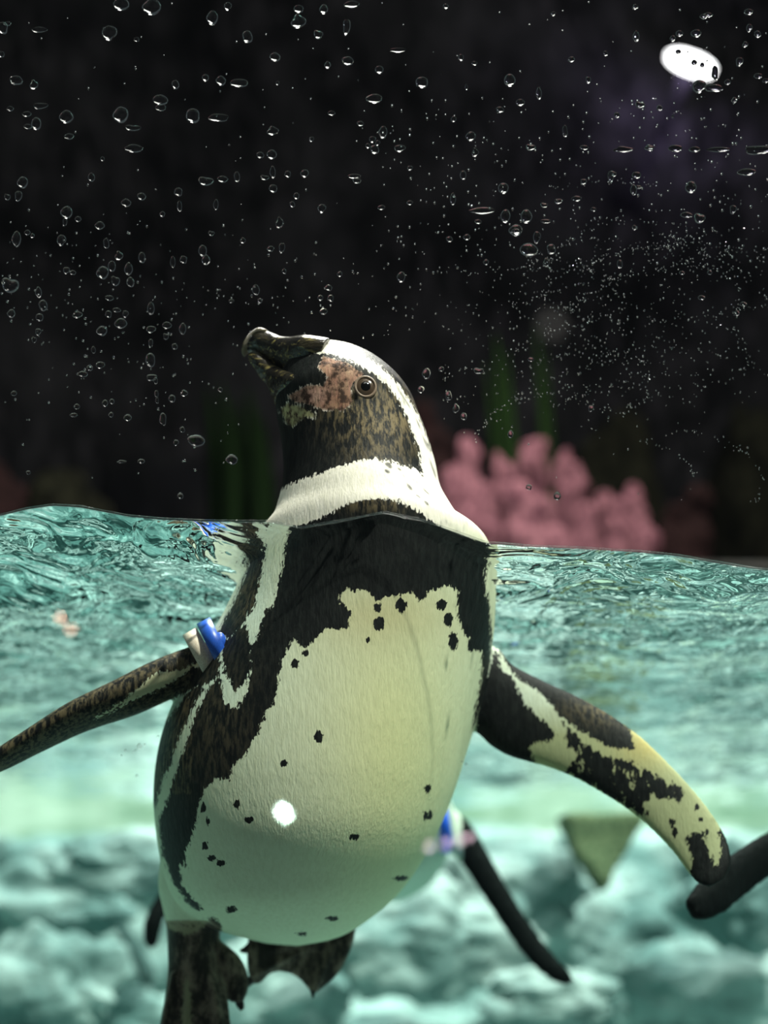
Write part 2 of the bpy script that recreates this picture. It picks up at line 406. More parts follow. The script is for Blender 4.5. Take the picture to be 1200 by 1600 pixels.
# round spotlight high on the rear wall
LC = at(1080, 97, 2.44)
root = tag(empty('spotlight', LC), 'bright oval lamp glowing on the dark wall at the upper right', 'lamp')
def disc(c, rx, rz, th, n=40, rot=0.0, tiltf=0):
    vs = []; fs = []
    for y in (0, th):
        for i in range(n):
            a = 2 * math.pi * i / n; x, zz = rx * math.cos(a), rz * math.sin(a)
            vs.append(Vector(c) + Vector((x * math.cos(rot) - zz * math.sin(rot), y, x * math.sin(rot) + zz * math.cos(rot))))
    fs = [tuple(range(n)), tuple(range(2 * n - 1, n - 1, -1))] + [(i, (i + 1) % n, (i + 1) % n + n, i + n) for i in range(n)]
    return mesh('disc', vs, fs, False)
t = NT('lamp_lens'); LENS = t.surf(t.n('Emission', {0: (1, .97, 1, 1), 1: 9.0}).outputs[0])
link('lamp_lens', disc(LC, .066, .022, .01, rot=R(-20)), LENS, root)
link('lamp_housing', disc(LC + Vector((0, .012, 0)), .02, .014, .17, rot=R(-20)), simple('housing', (.02, .02, .022), .6), root)
pl = bpy.data.lights.new('spotlight_spill', 'POINT'); pl.energy = 10; pl.color = (.72, .55, 1); pl.shadow_soft_size = .02
plo = bpy.data.objects.new('spotlight_spill', pl); COL.objects.link(plo); plo.location = LC + Vector((-.03, -.03, -.03))

# ------------------------------------------------------------------ the penguin
BODY = [  # left x,y, right x,y, depth, half depth
 (415, 1474, 465, 1478, .165, .020), (345, 1455, 535, 1462, .160, .055), (292, 1425, 600, 1418, .155, .085), (264, 1385, 640, 1375, .152, .100), (250, 1320, 677, 1315, .148, .114),
 (244, 1250, 705, 1250, .145, .120), (251, 1180, 728, 1180, .142, .121), (271, 1115, 746, 1120, .140, .120), (305, 1050, 760, 1060, .136, .116),
 (343, 985, 770, 1000, .130, .110), (370, 930, 774, 940, .122, .104), (389, 885, 772, 892, .114, .098), (403, 850, 760, 855, .106, .091),
 (425, 820, 724, 828, .098, .080), (434, 795, 703, 797, .093, .072), (441, 765, 688, 767, .090, .064), (443, 730, 680, 728, .088, .058),
 (440, 690, 669, 690, .087, .054), (434, 658, 656, 655, .086, .052), (431, 635, 640, 618, .085, .050), (432, 618, 610, 583, .085, .042), (433, 606, 572, 557, .085, .034),
 (436, 597, 535, 546, .085, .029), (442, 588, 505, 543, .085, .023), (446, 582, 485, 546, .085, .016)]
RF = [(715, 995, 690, 1120, .150, .014), (775, 1012, 741, 1142, .150, .014), (800, 1038, 768, 1166, .148, .012), (850, 1064, 800, 1183, .144, .010), (910, 1092, 850, 1197, .138, .009), (960, 1121, 897, 1215, .132, .008),
 (1002, 1152, 942, 1240, .126, .0075), (1040, 1188, 985, 1268, .120, .007), (1078, 1228, 1020, 1298, .115, .006), (1110, 1268, 1052, 1332, .110, .0055), (1134, 1308, 1074, 1362, .105, .005), (1143, 1345, 1090, 1380, .100, .0045), (1133, 1372, 1108, 1387, .098, .003)]
LF = [(420, 985, 415, 1085, .115, .020), (385, 988, 385, 1076, .104, .020), (335, 1003, 345, 1057, .092, .019), (300, 1012, 318, 1064, .088, .020), (240, 1036, 266, 1090, .085, .024), (180, 1067, 205, 1116, .082, .026),
 (112, 1101, 131, 1140, .078, .025), (45, 1143, 62, 1172, .074, .021), (0, 1171, 10, 1199, .070, .017), (-50, 1205, -42, 1222, .066, .011), (-85, 1232, -80, 1240, .064, .005)]
LL = [(255, 1340, 370, 1360, .165, .06), (250, 1385, 350, 1400, .17, .050), (256, 1420, 338, 1426, .175, .038), (261, 1450, 343, 1450, .18, .028), (263, 1490, 344, 1490, .18, .024), (262, 1520, 350, 1520, .175, .018),
 (257, 1560, 356, 1560, .165, .011), (249, 1600, 361, 1600, .155, .009), (241, 1645, 367, 1645, .145, .008), (238, 1680, 372, 1678, .135, .006)]
LT = [(325, 1478, 345, 1470, .180, .010), (335, 1500, 372, 1492, .178, .010), (345, 1530, 386, 1518, .176, .009), (352, 1552, 388, 1545, .174, .008), (360, 1566, 380, 1566, .173, .007)]
RT = [(615, 1355, 590, 1400, .185, .03), (580, 1385, 560, 1440, .20, .022), (556, 1388, 549, 1482, .206, .014), (535, 1400, 530, 1520, .208, .009), (512, 1415, 508, 1541, .206, .007), (490, 1430, 489, 1553, .204, .006),
 (476, 1445, 470, 1532, .202, .0055), (450, 1450, 448, 1520, .200, .0055), (425, 1450, 424, 1521, .198, .006), (405, 1452, 406, 1537, .196, .008), (392, 1458, 392, 1534, .195, .007), (387, 1470, 386, 1505, .195, .004)]
pcs = [loft(BODY, 200, 96, 1.0), loft(RF, 70, 30), loft(LF, 60, 30), loft(LL, 50, 30), loft(LT, 20, 20), loft(RT, 50, 24)]
# ridges of the toes under the webs
for a in ([(385, 1478, 387, 1492, .192, .006), (440, 1475, 440, 1490, .199, .008), (520, 1440, 525, 1470, .206, .012)],
          [(392, 1518, 394, 1534, .194, .007), (425, 1500, 428, 1516, .198, .008), (500, 1460, 505, 1485, .206, .010)],
          [(482, 1546, 496, 1550, .203, .006), (492, 1515, 512, 1520, .205, .008), (520, 1460, 540, 1465, .207, .010)],
          [(276, 1670, 292, 1670, .136, .009), (284, 1600, 300, 1600, .153, .011), (290, 1520, 310, 1520, .170, .014)],
          [(346, 1670, 362, 1670, .136, .009), (336, 1600, 354, 1600, .154, .011), (320, 1520, 340, 1520, .170, .014)],
          [(240, 1670, 254, 1670, .138, .009), (252, 1600, 266, 1600, .155, .011), (268, 1520, 284, 1520, .170, .014)]):
    pcs.append(loft(a, 16, 12))
body = fuse('body', pcs, .0015, 5)
P = verts_np(body)
d = P[:, 1] + D0; PX = 600 + F * P[:, 0] / d; PY = 1500 - F * P[:, 2] / d; Q = np.stack([PX, PY], 1)
DARKP = [
 [(430, 830), (470, 820), (512, 806), (530, 795), (545, 788), (570, 779), (608, 779), (628, 787), (647, 795), (685, 822), (708, 838), (723, 856), (740, 870), (757, 885), (759, 920), (767, 960), (768, 990), (767, 1030),
  (762, 1075), (745, 1125), (737, 1145), (742, 1110), (752, 1060), (752, 1020), (742, 1018), (735, 1000), (722, 985), (714, 955), (715, 925), (700, 916), (672, 922), (655, 942), (643, 925), (620, 930), (590, 938), (570, 922), (540, 920), (528, 940),
  (548, 955), (545, 982), (530, 985), (510, 978), (490, 1003), (475, 1012), (460, 998), (446, 1020), (435, 1055), (430, 1098), (415, 1112), (405, 1145), (385, 1175), (366, 1195), (358, 1220), (340, 1215), (320, 1232), (310, 1255),
  (306, 1285), (296, 1318), (288, 1335), (293, 1356), (281, 1352), (284, 1382), (300, 1403), (318, 1420), (308, 1424), (290, 1408), (268, 1375), (254, 1335), (250, 1300), (249, 1280), (258, 1262), (270, 1220), (288, 1168), (303, 1122), (325, 1078), (342, 1050),
  (347, 1080), (352, 1098), (370, 1106), (384, 1082), (394, 1042), (388, 1008), (400, 1003), (412, 955), (428, 945), (434, 915), (445, 862), (446, 842)],
 [(340, 990), (362, 945), (380, 905), (392, 872), (404, 862), (414, 865), (408, 900), (398, 945), (380, 978), (360, 1000)],
 [(225, 1290), (243, 1262), (250, 1235), (275, 1165), (296, 1118), (318, 1078), (312, 1065), (296, 1080), (240, 1150), (220, 1250)],
 [(366, 985), (385, 975), (391, 1008), (394, 1040), (382, 1068), (366, 1080), (358, 1060), (350, 1050), (345, 1005)],
 [(420, 775), (442, 764), (455, 756), (493, 742), (524, 731), (555, 721), (585, 717), (620, 723), (647, 732), (664, 746), (700, 768), (760, 640), (640, 500), (480, 500), (390, 560), (405, 640)],
 [(345, 1000), (300, 1000), (-150, 1140), (-150, 1340), (200, 1128), (300, 1078), (343, 1058)],
 [(742, 1148), (748, 1093), (762, 1056), (775, 1008), (781, 1043), (800, 1058), (812, 1085), (823, 1102), (850, 1128), (871, 1146), (865, 1158), (837, 1160), (828, 1170), (835, 1190), (800, 1195), (760, 1180)],
 [(775, 1005), (800, 1020), (837, 1052), (900, 1082), (950, 1110), (985, 1138), (990, 1170), (950, 1167), (917, 1148), (876, 1121), (862, 1099), (837, 1078), (808, 1062), (794, 1041)],
 [(1072, 1310), (1082, 1300), (1096, 1300), (1106, 1325), (1116, 1352), (1124, 1352), (1127, 1320), (1124, 1300), (1133, 1285), (1155, 1330), (1150, 1400), (1080, 1400), (1082, 1345)],
 [(235, 1436), (262, 1443), (300, 1446), (330, 1432), (342, 1440), (352, 1470), (400, 1480), (410, 1800), (150, 1800)],
]
LIGHT = [
 [(498, 551), (520, 553), (550, 565), (580, 583), (605, 602), (623, 626), (640, 662), (653, 700), (659, 730), (664, 750), (712, 800), (694, 742), (674, 702), (660, 664), (645, 634), (626, 606), (601, 578), (574, 558), (540, 530), (510, 525), (480, 535), (478, 552)],
 [(505, 556), (540, 566), (572, 586), (556, 594), (548, 608), (553, 628), (535, 642), (505, 640), (480, 632), (458, 628), (450, 618), (480, 602), (505, 602), (512, 590), (497, 574)],
 [(438, 640), (450, 630), (480, 638), (495, 650), (472, 655), (456, 668), (447, 660)],
 [(238, 1056), (315, 1035), (259, 1072), (210, 1092), (176, 1111), (150, 1122), (208, 1084)],
 [(560, 1412), (585, 1400), (580, 1440), (556, 1446)],
 [(258, 1440), (300, 1449), (322, 1428), (327, 1440), (296, 1462), (265, 1452)],
 [(286, 1528), (296, 1526), (300, 1610), (284, 1610)],
]
MOTT = [(873, 1122), (908, 1150), (933, 1172), (992, 1190), (1033, 1212), (1070, 1235), (1070, 1258), (1017, 1243), (1008, 1280), (950, 1250), (908, 1225), (872, 1208), (896, 1181), (880, 1152)]
SPOTS = [(627, 946, 8, 10), (592, 974, 8, 9), (690, 945, 7, 8), (700, 968, 6, 9), (708, 1002, 6, 12), (737, 1008, 5, 8), (461, 1037, 5, 6), (478, 1020, 4, 4), (498, 1151, 6, 8), (444, 1192, 5, 4), (370, 1256, 4, 6), (389, 1281, 6, 4),
 (320, 1321, 4, 5), (330, 1341, 5, 4), (346, 1348, 5, 4), (362, 1421, 6, 4), (553, 1308, 7, 3), (668, 1232, 4, 6), (665, 1275, 3, 5), (672, 1274, 3, 5), (520, 1435, 7, 3), (627, 1372, 8, 3), (471, 1459, 5, 2), (317, 1262, 3, 6), (325, 1282, 3, 5),
 (1050, 1285, 3, 6), (1054, 1302, 3, 6), (265, 1188, 3, 7), (1089, 1262, 2, 3), (1095, 1280, 2, 3), (1105, 1300, 2, 3), (575, 1000, 3, 3), (655, 905, 7, 12), (590, 950, 5, 6), (795, 1140, 0, 0)]
sd = np.full(len(P), -40.0)
for poly in DARKP: sd = np.maximum(sd, sdist(Q, poly))
for (cx, cy, rx, ry) in SPOTS:
    if rx: sd = np.maximum(sd, (1 - np.hypot((PX - cx) / rx, (PY - cy) / ry)) * min(rx, ry) * 2.0 + 2.2)
neck = PY < 800
for poly in LIGHT: sd = np.minimum(sd, -sdist(Q, poly) * (1.0))
# the back is dark: behind the side line of the trunk
ty = np.interp(PY, [r[1] for r in BODY[:14]][::-1], [r[4] for r in BODY[:14]][::-1])
trunk = (PY > 800) & (PX > 235) & (PX < 785) & (PY < 1440)
isfoot = (PY > 1385) & (P[:, 1] > .184) & (PX > 365)
onRF = (PX > 738) & (PY > 1000) & (P[:, 1] < .175) & (PX - 600 > (PY - 1000) * -.18 + 165)
back = np.where(trunk & ~onRF, (P[:, 1] - ty - .012) * 900, -40)
sd = np.maximum(sd, np.clip(back, -40, 40))
sd = np.where(isfoot, np.maximum(sd, 12), sd)
sd = np.where(isfoot, np.minimum(sd, -sdist(Q, LIGHT[4])), sd)
sd = np.where(onRF & (P[:, 1] > .16), 10, sd)
fattr(body, 'dark', np.clip(sd, -40, 40))
mo = np.clip(sdist(Q, MOTT) / 14 + .35, 0, 1) * (PX > 850)
fattr(body, 'mottle', mo)
def g(cx, cy, rx, ry): return np.exp(-((PX - cx) / rx) ** 2 - ((PY - cy) / ry) ** 2)
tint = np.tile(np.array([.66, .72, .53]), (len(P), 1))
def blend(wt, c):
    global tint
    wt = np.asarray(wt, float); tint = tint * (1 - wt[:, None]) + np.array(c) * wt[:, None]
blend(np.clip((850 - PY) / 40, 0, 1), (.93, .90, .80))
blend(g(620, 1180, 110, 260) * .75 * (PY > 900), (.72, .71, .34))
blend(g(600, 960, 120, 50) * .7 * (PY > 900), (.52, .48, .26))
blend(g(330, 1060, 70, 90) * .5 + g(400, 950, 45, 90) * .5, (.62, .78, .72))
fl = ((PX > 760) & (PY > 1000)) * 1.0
blend(fl * .9, (.36, .38, .20)); blend(fl * np.clip((1150 - PY) / 60, 0, 1) * .8, (.70, .78, .66)); blend(fl * g(1010, 1160, 50, 40) * .9, (.48, .40, .15))  # golden light along the flipper edge is put into the tint
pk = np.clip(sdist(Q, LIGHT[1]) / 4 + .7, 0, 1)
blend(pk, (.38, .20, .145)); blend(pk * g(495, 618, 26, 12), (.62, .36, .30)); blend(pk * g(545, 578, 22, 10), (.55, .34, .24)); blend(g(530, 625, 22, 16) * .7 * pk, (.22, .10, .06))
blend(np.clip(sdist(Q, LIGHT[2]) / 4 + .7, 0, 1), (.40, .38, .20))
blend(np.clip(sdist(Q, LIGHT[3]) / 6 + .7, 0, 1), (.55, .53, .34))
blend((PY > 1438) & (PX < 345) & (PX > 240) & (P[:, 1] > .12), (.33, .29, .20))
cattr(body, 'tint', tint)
st = g(600, 660, 60, 60) * .9 + g(560, 650, 60, 30) * .5
st = np.maximum(st, (PX < 300) * (PY < 1240) * (PY > 1000) * .45)
st = np.maximum(st, g(960, 1110, 70, 22) * .6); st = np.maximum(st, g(330, 1130, 70, 110) * .2); st = np.maximum(st, g(385, 930, 25, 50) * .4)
st = np.maximum(st, g(590, 785, 90, 14) * .6)
fattr(body, 'streak', np.clip(st, 0, 1))
foot = (((PY > 1432) & (PX < 400)) | isfoot) * 1.0
fattr(body, 'foot', foot); fattr(body, 'face', np.clip(np.maximum(sdist(Q, LIGHT[1]), sdist(Q, LIGHT[2])) / 4 + .9, 0, 1))

t = NT('plumage')
A = lambda n_: t.n('Attribute', attribute_name=n_).outputs
dk = A('dark')[2]; tn = A('tint')[0]; stx = A('streak')[2]; ft = A('foot')[2]; mt = A('mottle')[2]
pS = t.pos((1, 1, .28)); pF = t.pos()
nA = t.noise(520, 3, t.pos((1, 1, .45)), .6); nB = t.noise(90, 3, pF, .6); nM = t.noise(210, 4, t.n('Mapping', {0: t.n('NewGeometry').outputs['Position'], 2: (0, .9, 0), 3: (1, 1, .45)}).outputs[0], .7)
e = t.math('ADD', dk, t.math('MULTIPLY', t.math('SUBTRACT', nA, .5), 22))
e = t.math('ADD', e, t.math('MULTIPLY', t.math('SUBTRACT', nB, .5), 9))
mk = t.ramp(e, -1.2, 1.2)
mm = t.ramp(t.math('ADD', t.math('MULTIPLY', mt, .30), nM), .66, .72)
mk = t.math('MAXIMUM', mk, t.math('MULTIPLY', mm, t.ramp(mt, .02, .1)))
fe = t.noise(330, 4, pS, .65)                                   # fine feather streaks
feather2 = t.noise(700, 2, t.pos((1, 1, .2)), .6)
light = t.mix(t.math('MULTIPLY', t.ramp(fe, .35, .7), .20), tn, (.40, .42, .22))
drk = t.mix(t.ramp(fe, .35, .75), (.0045, .006, .006), (.014, .017, .016))
drk = t.mix(t.math('MULTIPLY', stx, t.ramp(fe, .42, .62)), drk, (.20, .155, .08))
skin = t.mix(t.ramp(t.noise(60, 5, t.pos((1, 1, .5)), .7), .42, .66), (.03, .027, .022), (.30, .23, .18))
drk = t.mix(ft, drk, skin)
fc = A('face')[2]; fn = t.noise(150, 4, t.pos((1, 1, .8)), .7)
light = t.mix(t.math('MULTIPLY', fc, t.ramp(fn, .42, .62)), light, (.045, .025, .018))
colr = t.mix(mk, light, drk)
hb = t.math('ADD', t.math('MULTIPLY', fe, .6), t.math('MULTIPLY', feather2, .4))
nrm = t.bump(hb, .0016, .5)
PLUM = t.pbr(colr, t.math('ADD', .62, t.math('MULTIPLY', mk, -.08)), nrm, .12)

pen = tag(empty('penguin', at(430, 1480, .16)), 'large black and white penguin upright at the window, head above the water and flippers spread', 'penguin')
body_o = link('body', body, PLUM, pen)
bv = BVHTree.FromPolygons([tuple(v) for v in P], [tuple(p.vertices) for p in body.polygons])
def onbody(px, py):
    o = Vector((0, -D0, 0)); dr = (at(px, py, .1) - o).normalized()
    loc, nn, _, _ = bv.ray_cast(o, dr); return loc, nn
# bill
t = NT('horn'); f = t.noise(70, 4, t.pos()); pz = t.noise(260, 3, t.pos((.4, 1, 1)))
ms = t.n('Mapping', {0: t.n('NewGeometry').outputs['Position'], 2: (0, R(35), 0), 3: (.16, 1, 1)}).outputs[0]
pz = t.noise(330, 3, ms, .6, .6)
hc = t.mix(t.ramp(f, .45, .7), (.012, .011, .009), (.05, .042, .022))
HORN = t.pbr(t.mix(t.ramp(pz, .56, .68), hc, (.24, .20, .075)), .24, t.bump(pz, .002, .8), .6)
HORN2 = simple('horn_pale', (.30, .26, .16), .25, (.06, .05, .035), 120, .0006)
UB = [(522, 552, 500, 606, .085, .0395), (500, 545, 474, 606, .085, .0375), (482, 541, 455, 596, .085, .033), (462, 538, 440, 583, .085, .024), (443, 532, 428, 572, .085, .016), (425, 523, 414, 561, .085, .011), (407, 517, 400, 552, .085, .0095), (392, 525, 390, 549, .085, .007), (382, 538, 384, 553, .085, .005), (378, 549, 382, 557, .085, .0025)]
LB = [(505, 610, 466, 650, .085, .038), (480, 606, 442, 642, .085, .0355), (458, 594, 428, 626, .085, .026), (436, 577, 416, 600, .085, .012), (418, 564, 404, 586, .085, .008), (402, 554, 393, 570, .085, .006), (391, 551, 387, 560, .085, .003)]
ub = fuse('upper_bill', [loft(UB, 40, 24)], .0009, 3); lb = fuse('lower_bill', [loft(LB, 34, 24)], .0009, 3)
u = link('upper_bill', ub, HORN, pen)
tag(link('bill_tip', fuse('bill_tip', [loft([(420, 521, 412, 534, .085, .0102), (407, 516.5, 401, 535, .085, .0102), (391, 523, 393, 543, .085, .0078), (380, 538, 386, 552, .085, .0055), (377, 550, 382, 558, .085, .0025)], 20, 18)], .0007, 2), HORN2, u), 'pale hooked bill tip')
link('lower_bill', lb, HORN, pen)
# eye
loc, nn = onbody(571, 605)
IR = simple('iris', (.10, .07, .045), .15, (.05, .035, .025), 300); PU = simple('pupil', (.003, .003, .003), .06); RIM = simple('eye_skin', (.30, .22, .15), .45, (.16, .11, .08), 200)
def dome(c, nrm, r, h, n=24, rings=6, inner=0.0):
    q = nrm.to_track_quat('Z', 'Y'); vs = []; fs = []
    for i in range(rings + 1):
        a = (math.pi / 2) * i / rings
        for j in range(n):
            b = 2 * math.pi * j / n
            vs.append(c + q @ Vector((r * math.cos(a) * math.cos(b), r * math.cos(a) * math.sin(b), h * math.sin(a))))
    for i in range(rings):
        for j in range(n): fs.append((i * n + j, i * n + (j + 1) % n, (i + 1) * n + (j + 1) % n, (i + 1) * n + j))
    fs.append(tuple(range(n))[::-1]); return mesh('dome', vs, fs)
def torus(c, nrm, R_, r, n=32, k=10, sq=1.0):
    q = nrm.to_track_quat('Z', 'Y'); vs = []; fs = []
    for i in range(n):
        a = 2 * math.pi * i / n
        for j in range(k):
            b = 2 * math.pi * j / k
            vs.append(c + q @ Vector(((R_ + r * math.cos(b)) * math.cos(a), (R_ + r * math.cos(b)) * math.sin(a) * sq, r * math.sin(b))))
    for i in range(n):
        for j in range(k): fs.append((i * k + j, ((i + 1) % n) * k + j, ((i + 1) % n) * k + (j + 1) % k, i * k + (j + 1) % k))
    return mesh('torus', vs, fs)
nn = (nn + Vector((0, -1.2, 0))).normalized()
eye = link('eye', dome(loc - nn * .0005, nn, .0072, .0022), IR, pen)
link('pupil', dome(loc + nn * .0008, nn, .0040, .0014), PU, eye)
link('eye_rim', torus(loc + nn * .0002, nn, .0074, .0011), RIM, pen)
# claws
CL = simple('claw', (.03, .025, .02), .3, (.015, .012, .01))
for a in ([(366, 1562, 380, 1562, .173, .004), (369, 1572, 382, 1570, .172, .003), (376, 1580, 381, 1577, .171, .001)],
          [(390, 1470, 392, 1488, .193, .004), (382, 1478, 383, 1490, .190, .003), (374, 1484, 376, 1488, .187, .001)],
          [(390, 1524, 398, 1536, .193, .004), (385, 1530, 391, 1541, .190, .003), (384, 1542, 386, 1545, .187, .001)],
          [(483, 1545, 494, 1547, .202, .004), (486, 1554, 492, 1554, .201, .0025), (488, 1560, 490, 1560, .2, .001)],
          [(278, 1668, 291, 1668, .136, .006), (280, 1682, 290, 1682, .133, .004), (284, 1696, 287, 1696, .13, .001)],
          [(347, 1668, 360, 1668, .136, .006), (350, 1682, 360, 1682, .133, .004), (355, 1696, 358, 1696, .13, .001)]):
    link('claw', mesh('claw', *loft(a, 12, 10)), CL, pen)
# flipper band: white loop with blue strap round the flipper root
WB = simple('white_plastic', (.80, .72, .60), .4, (.62, .50, .38), 60); BB = simple('blue_plastic', (.02, .12, .62), .35, (.02, .09, .5), 60)
def strap(rows, th, mat, name, parent, n=40):
    """closed loop strip: rows = centre px,py, depth; two edges"""
    vs = []; fs = []; (ax, ay), (bx, by), y, hw, hy = rows
    a = at(ax, ay, y); b = at(bx, by, y); c = (a + b) / 2; U = (b - a) / 2; Wd = Vector((U.z, 0, -U.x)).normalized() * hw
    for i in range(n):
        t_ = 2 * math.pi * i / n; e_ = U * math.cos(t_) + Vector((0, hy * math.sin(t_), 0)); o_ = e_.normalized() * th
        for s1, s2 in ((-1, 0), (1, 0), (1, 1), (-1, 1)): vs.append(c + e_ + Wd * s1 + o_ * s2)
    for i in range(n):
        k = (i + 1) % n
        for j in range(4): fs.append((i * 4 + j, i * 4 + (j + 1) % 4, k * 4 + (j + 1) % 4, k * 4 + j))
    return link(name, mesh(name, vs, fs), mat, parent)
band = strap(((300, 993), (340, 1066), .084, .0060, .028), .0018, WB, 'flipper_band', pen); band['label'] = 'white band around the flipper'
b2 = strap(((322, 978), (362, 1058), .084, .0056, .031), .0024, BB, 'blue_strap', band); b2['label'] = 'blue strap of the band'
link('buckle', blob(at(342, 1004, .056), .0062, 5, .12, 3, 1.2, (.9, .7, 1.2)), BB, band)
link('band_knob', blob(at(304, 1001, .072), .0062, 9, .1, 3, 1.2, (1, .8, 1.1)), WB, band)

# ------------------------------------------------------------------ other penguins, out of focus
t = NT('far_plumage'); dk = t.n('Attribute', attribute_name='dark').outputs[2]
FARP = t.pbr(t.mix(t.ramp(dk, -.004, .004), (.55, .62, .52), (.003, .005, .005)), .7, t.bump(t.noise(200, 3, t.pos((1, 1, .3))), .002), .05)
def swimmer(lab, body_rows, fins, head, darkf):
    pcs = []
    for r in body_rows: pcs.append(r)
    me = fuse('body', pcs + [loft(f_, 40, 18) for f_ in fins], .0045, 4)
    Pn = verts_np(me); fattr(me, 'dark', darkf(Pn))
    c = Vector(tuple(Pn.mean(0))); c.z = float(Pn[:, 2].min())
    root = tag(empty('penguin', c), lab, 'penguin'); link('body', me, FARP, root)
    return root
def along_y(cx, cz, rows):               # trunk lying along the depth axis
    vs = []; fs = []; m = 28
    for (y, rx, rz, dx, dz) in rows:
        for j in range(m):
            a = 2 * math.pi * j / m; vs.append(Vector((cx + dx + rx * math.cos(a), y, cz + dz + rz * math.sin(a))))
    n = len(rows)
    for i in range(n - 1):
        for j in range(m): fs.append((i * m + j, i * m + (j + 1) % m, (i + 1) * m + (j + 1) % m, (i + 1) * m + j))
    fs += [tuple(range(m)), tuple((n - 1) * m + j for j in range(m))[::-1]]
    return vs, fs
c2 = at(600, 1290, .52)
far = swimmer('dark penguin swimming behind the large one, long flipper slanting to the lower right',
 [along_y(c2.x, c2.z, [(.34, .02, .02, -.01, .0), (.36, .045, .045, -.01, 0), (.42, .07, .07, 0, 0), (.52, .082, .076, 0, 0), (.66, .08, .072, 0, -.01), (.78, .05, .045, 0, -.02), (.86, .015, .012, 0, -.03)]),
  loft([(540, 1255, 610, 1255, .40, .05), (545, 1210, 605, 1210, .38, .045), (548, 1180, 600, 1180, .37, .035), (560, 1160, 590, 1160, .36, .015)], 20, 20)],
 [[(660, 1240, 650, 1330, .50, .016), (705, 1262, 690, 1320, .49, .014), (735, 1285, 705, 1335, .48, .012), (757, 1320, 722, 1352, .47, .010), (785, 1370, 748, 1392, .46, .009), (815, 1420, 785, 1448, .45, .008), (850, 1470, 815, 1492, .44, .007), (885, 1510, 855, 1530, .43, .006), (902, 1532, 884, 1542, .43, .003)],
  [(470, 1290, 460, 1350, .52, .014), (380, 1310, 375, 1365, .51, .012), (290, 1350, 310, 1395, .50, .010), (246, 1398, 275, 1415, .49, .009), (226, 1435, 256, 1440, .48, .008), (222, 1465, 250, 1472, .48, .006), (228, 1480, 242, 1484, .48, .003)]],
 None, lambda A_: np.where((np.abs(A_[:, 0] - c2.x) > .085) | (A_[:, 2] > c2.z + .03), .02, -.02))
bl = at(690, 1290, .44)
sb = link('flipper_band', torus(bl, Vector((1, 0, .2)).normalized(), .034, .007, 30, 8, .75), simple('blue_band', (.02, .13, .85), .4), far)
sb['label'] = 'blue band around the flipper'
link('bill', mesh('bill', *loft([(560, 1172, 590, 1172, .36, .010), (568, 1176, 584, 1176, .34, .007), (574, 1180, 578, 1180, .32, .002)], 10, 12)), HORN, far)
c3 = at(1500, 1260, .33)
third = swimmer('penguin mostly outside the right edge, only its dark flipper tip showing',
 [loft([(1330, 1230, 1335, 1245, .33, .01), (1350, 1190, 1360, 1300, .33, .05), (1420, 1150, 1430, 1350, .33, .085), (1520, 1140, 1530, 1370, .33, .095), (1640, 1160, 1650, 1350, .33, .085), (1740, 1200, 1745, 1300, .33, .04), (1790, 1240, 1792, 1260, .33, .01)], 50, 28),
  sph(at(1330, 1235, .33), .036, 14, (1.2, .9, .9))],
 [[(1420, 1200, 1430, 1300, .30, .016), (1330, 1235, 1345, 1330, .27, .012), (1260, 1270, 1270, 1352, .24, .010), (1200, 1298, 1205, 1370, .21, .012), (1150, 1328, 1162, 1402, .19, .012), (1110, 1360, 1133, 1426, .17, .011), (1082, 1388, 1104, 1440, .16, .010), (1068, 1408, 1084, 1440, .155, .007)]],
 None, lambda A_: np.where((A_[:, 2] < c3.z - .02) & (A_[:, 0] > at(1345, 0, .33).x), -.02, .02))
link('bill', mesh('bill', *loft([(1300, 1228, 1300, 1250, .33, .010), (1275, 1234, 1275, 1248, .33, .007), (1255, 1242, 1255, 1246, .33, .002)], 10, 12)), HORN, third)

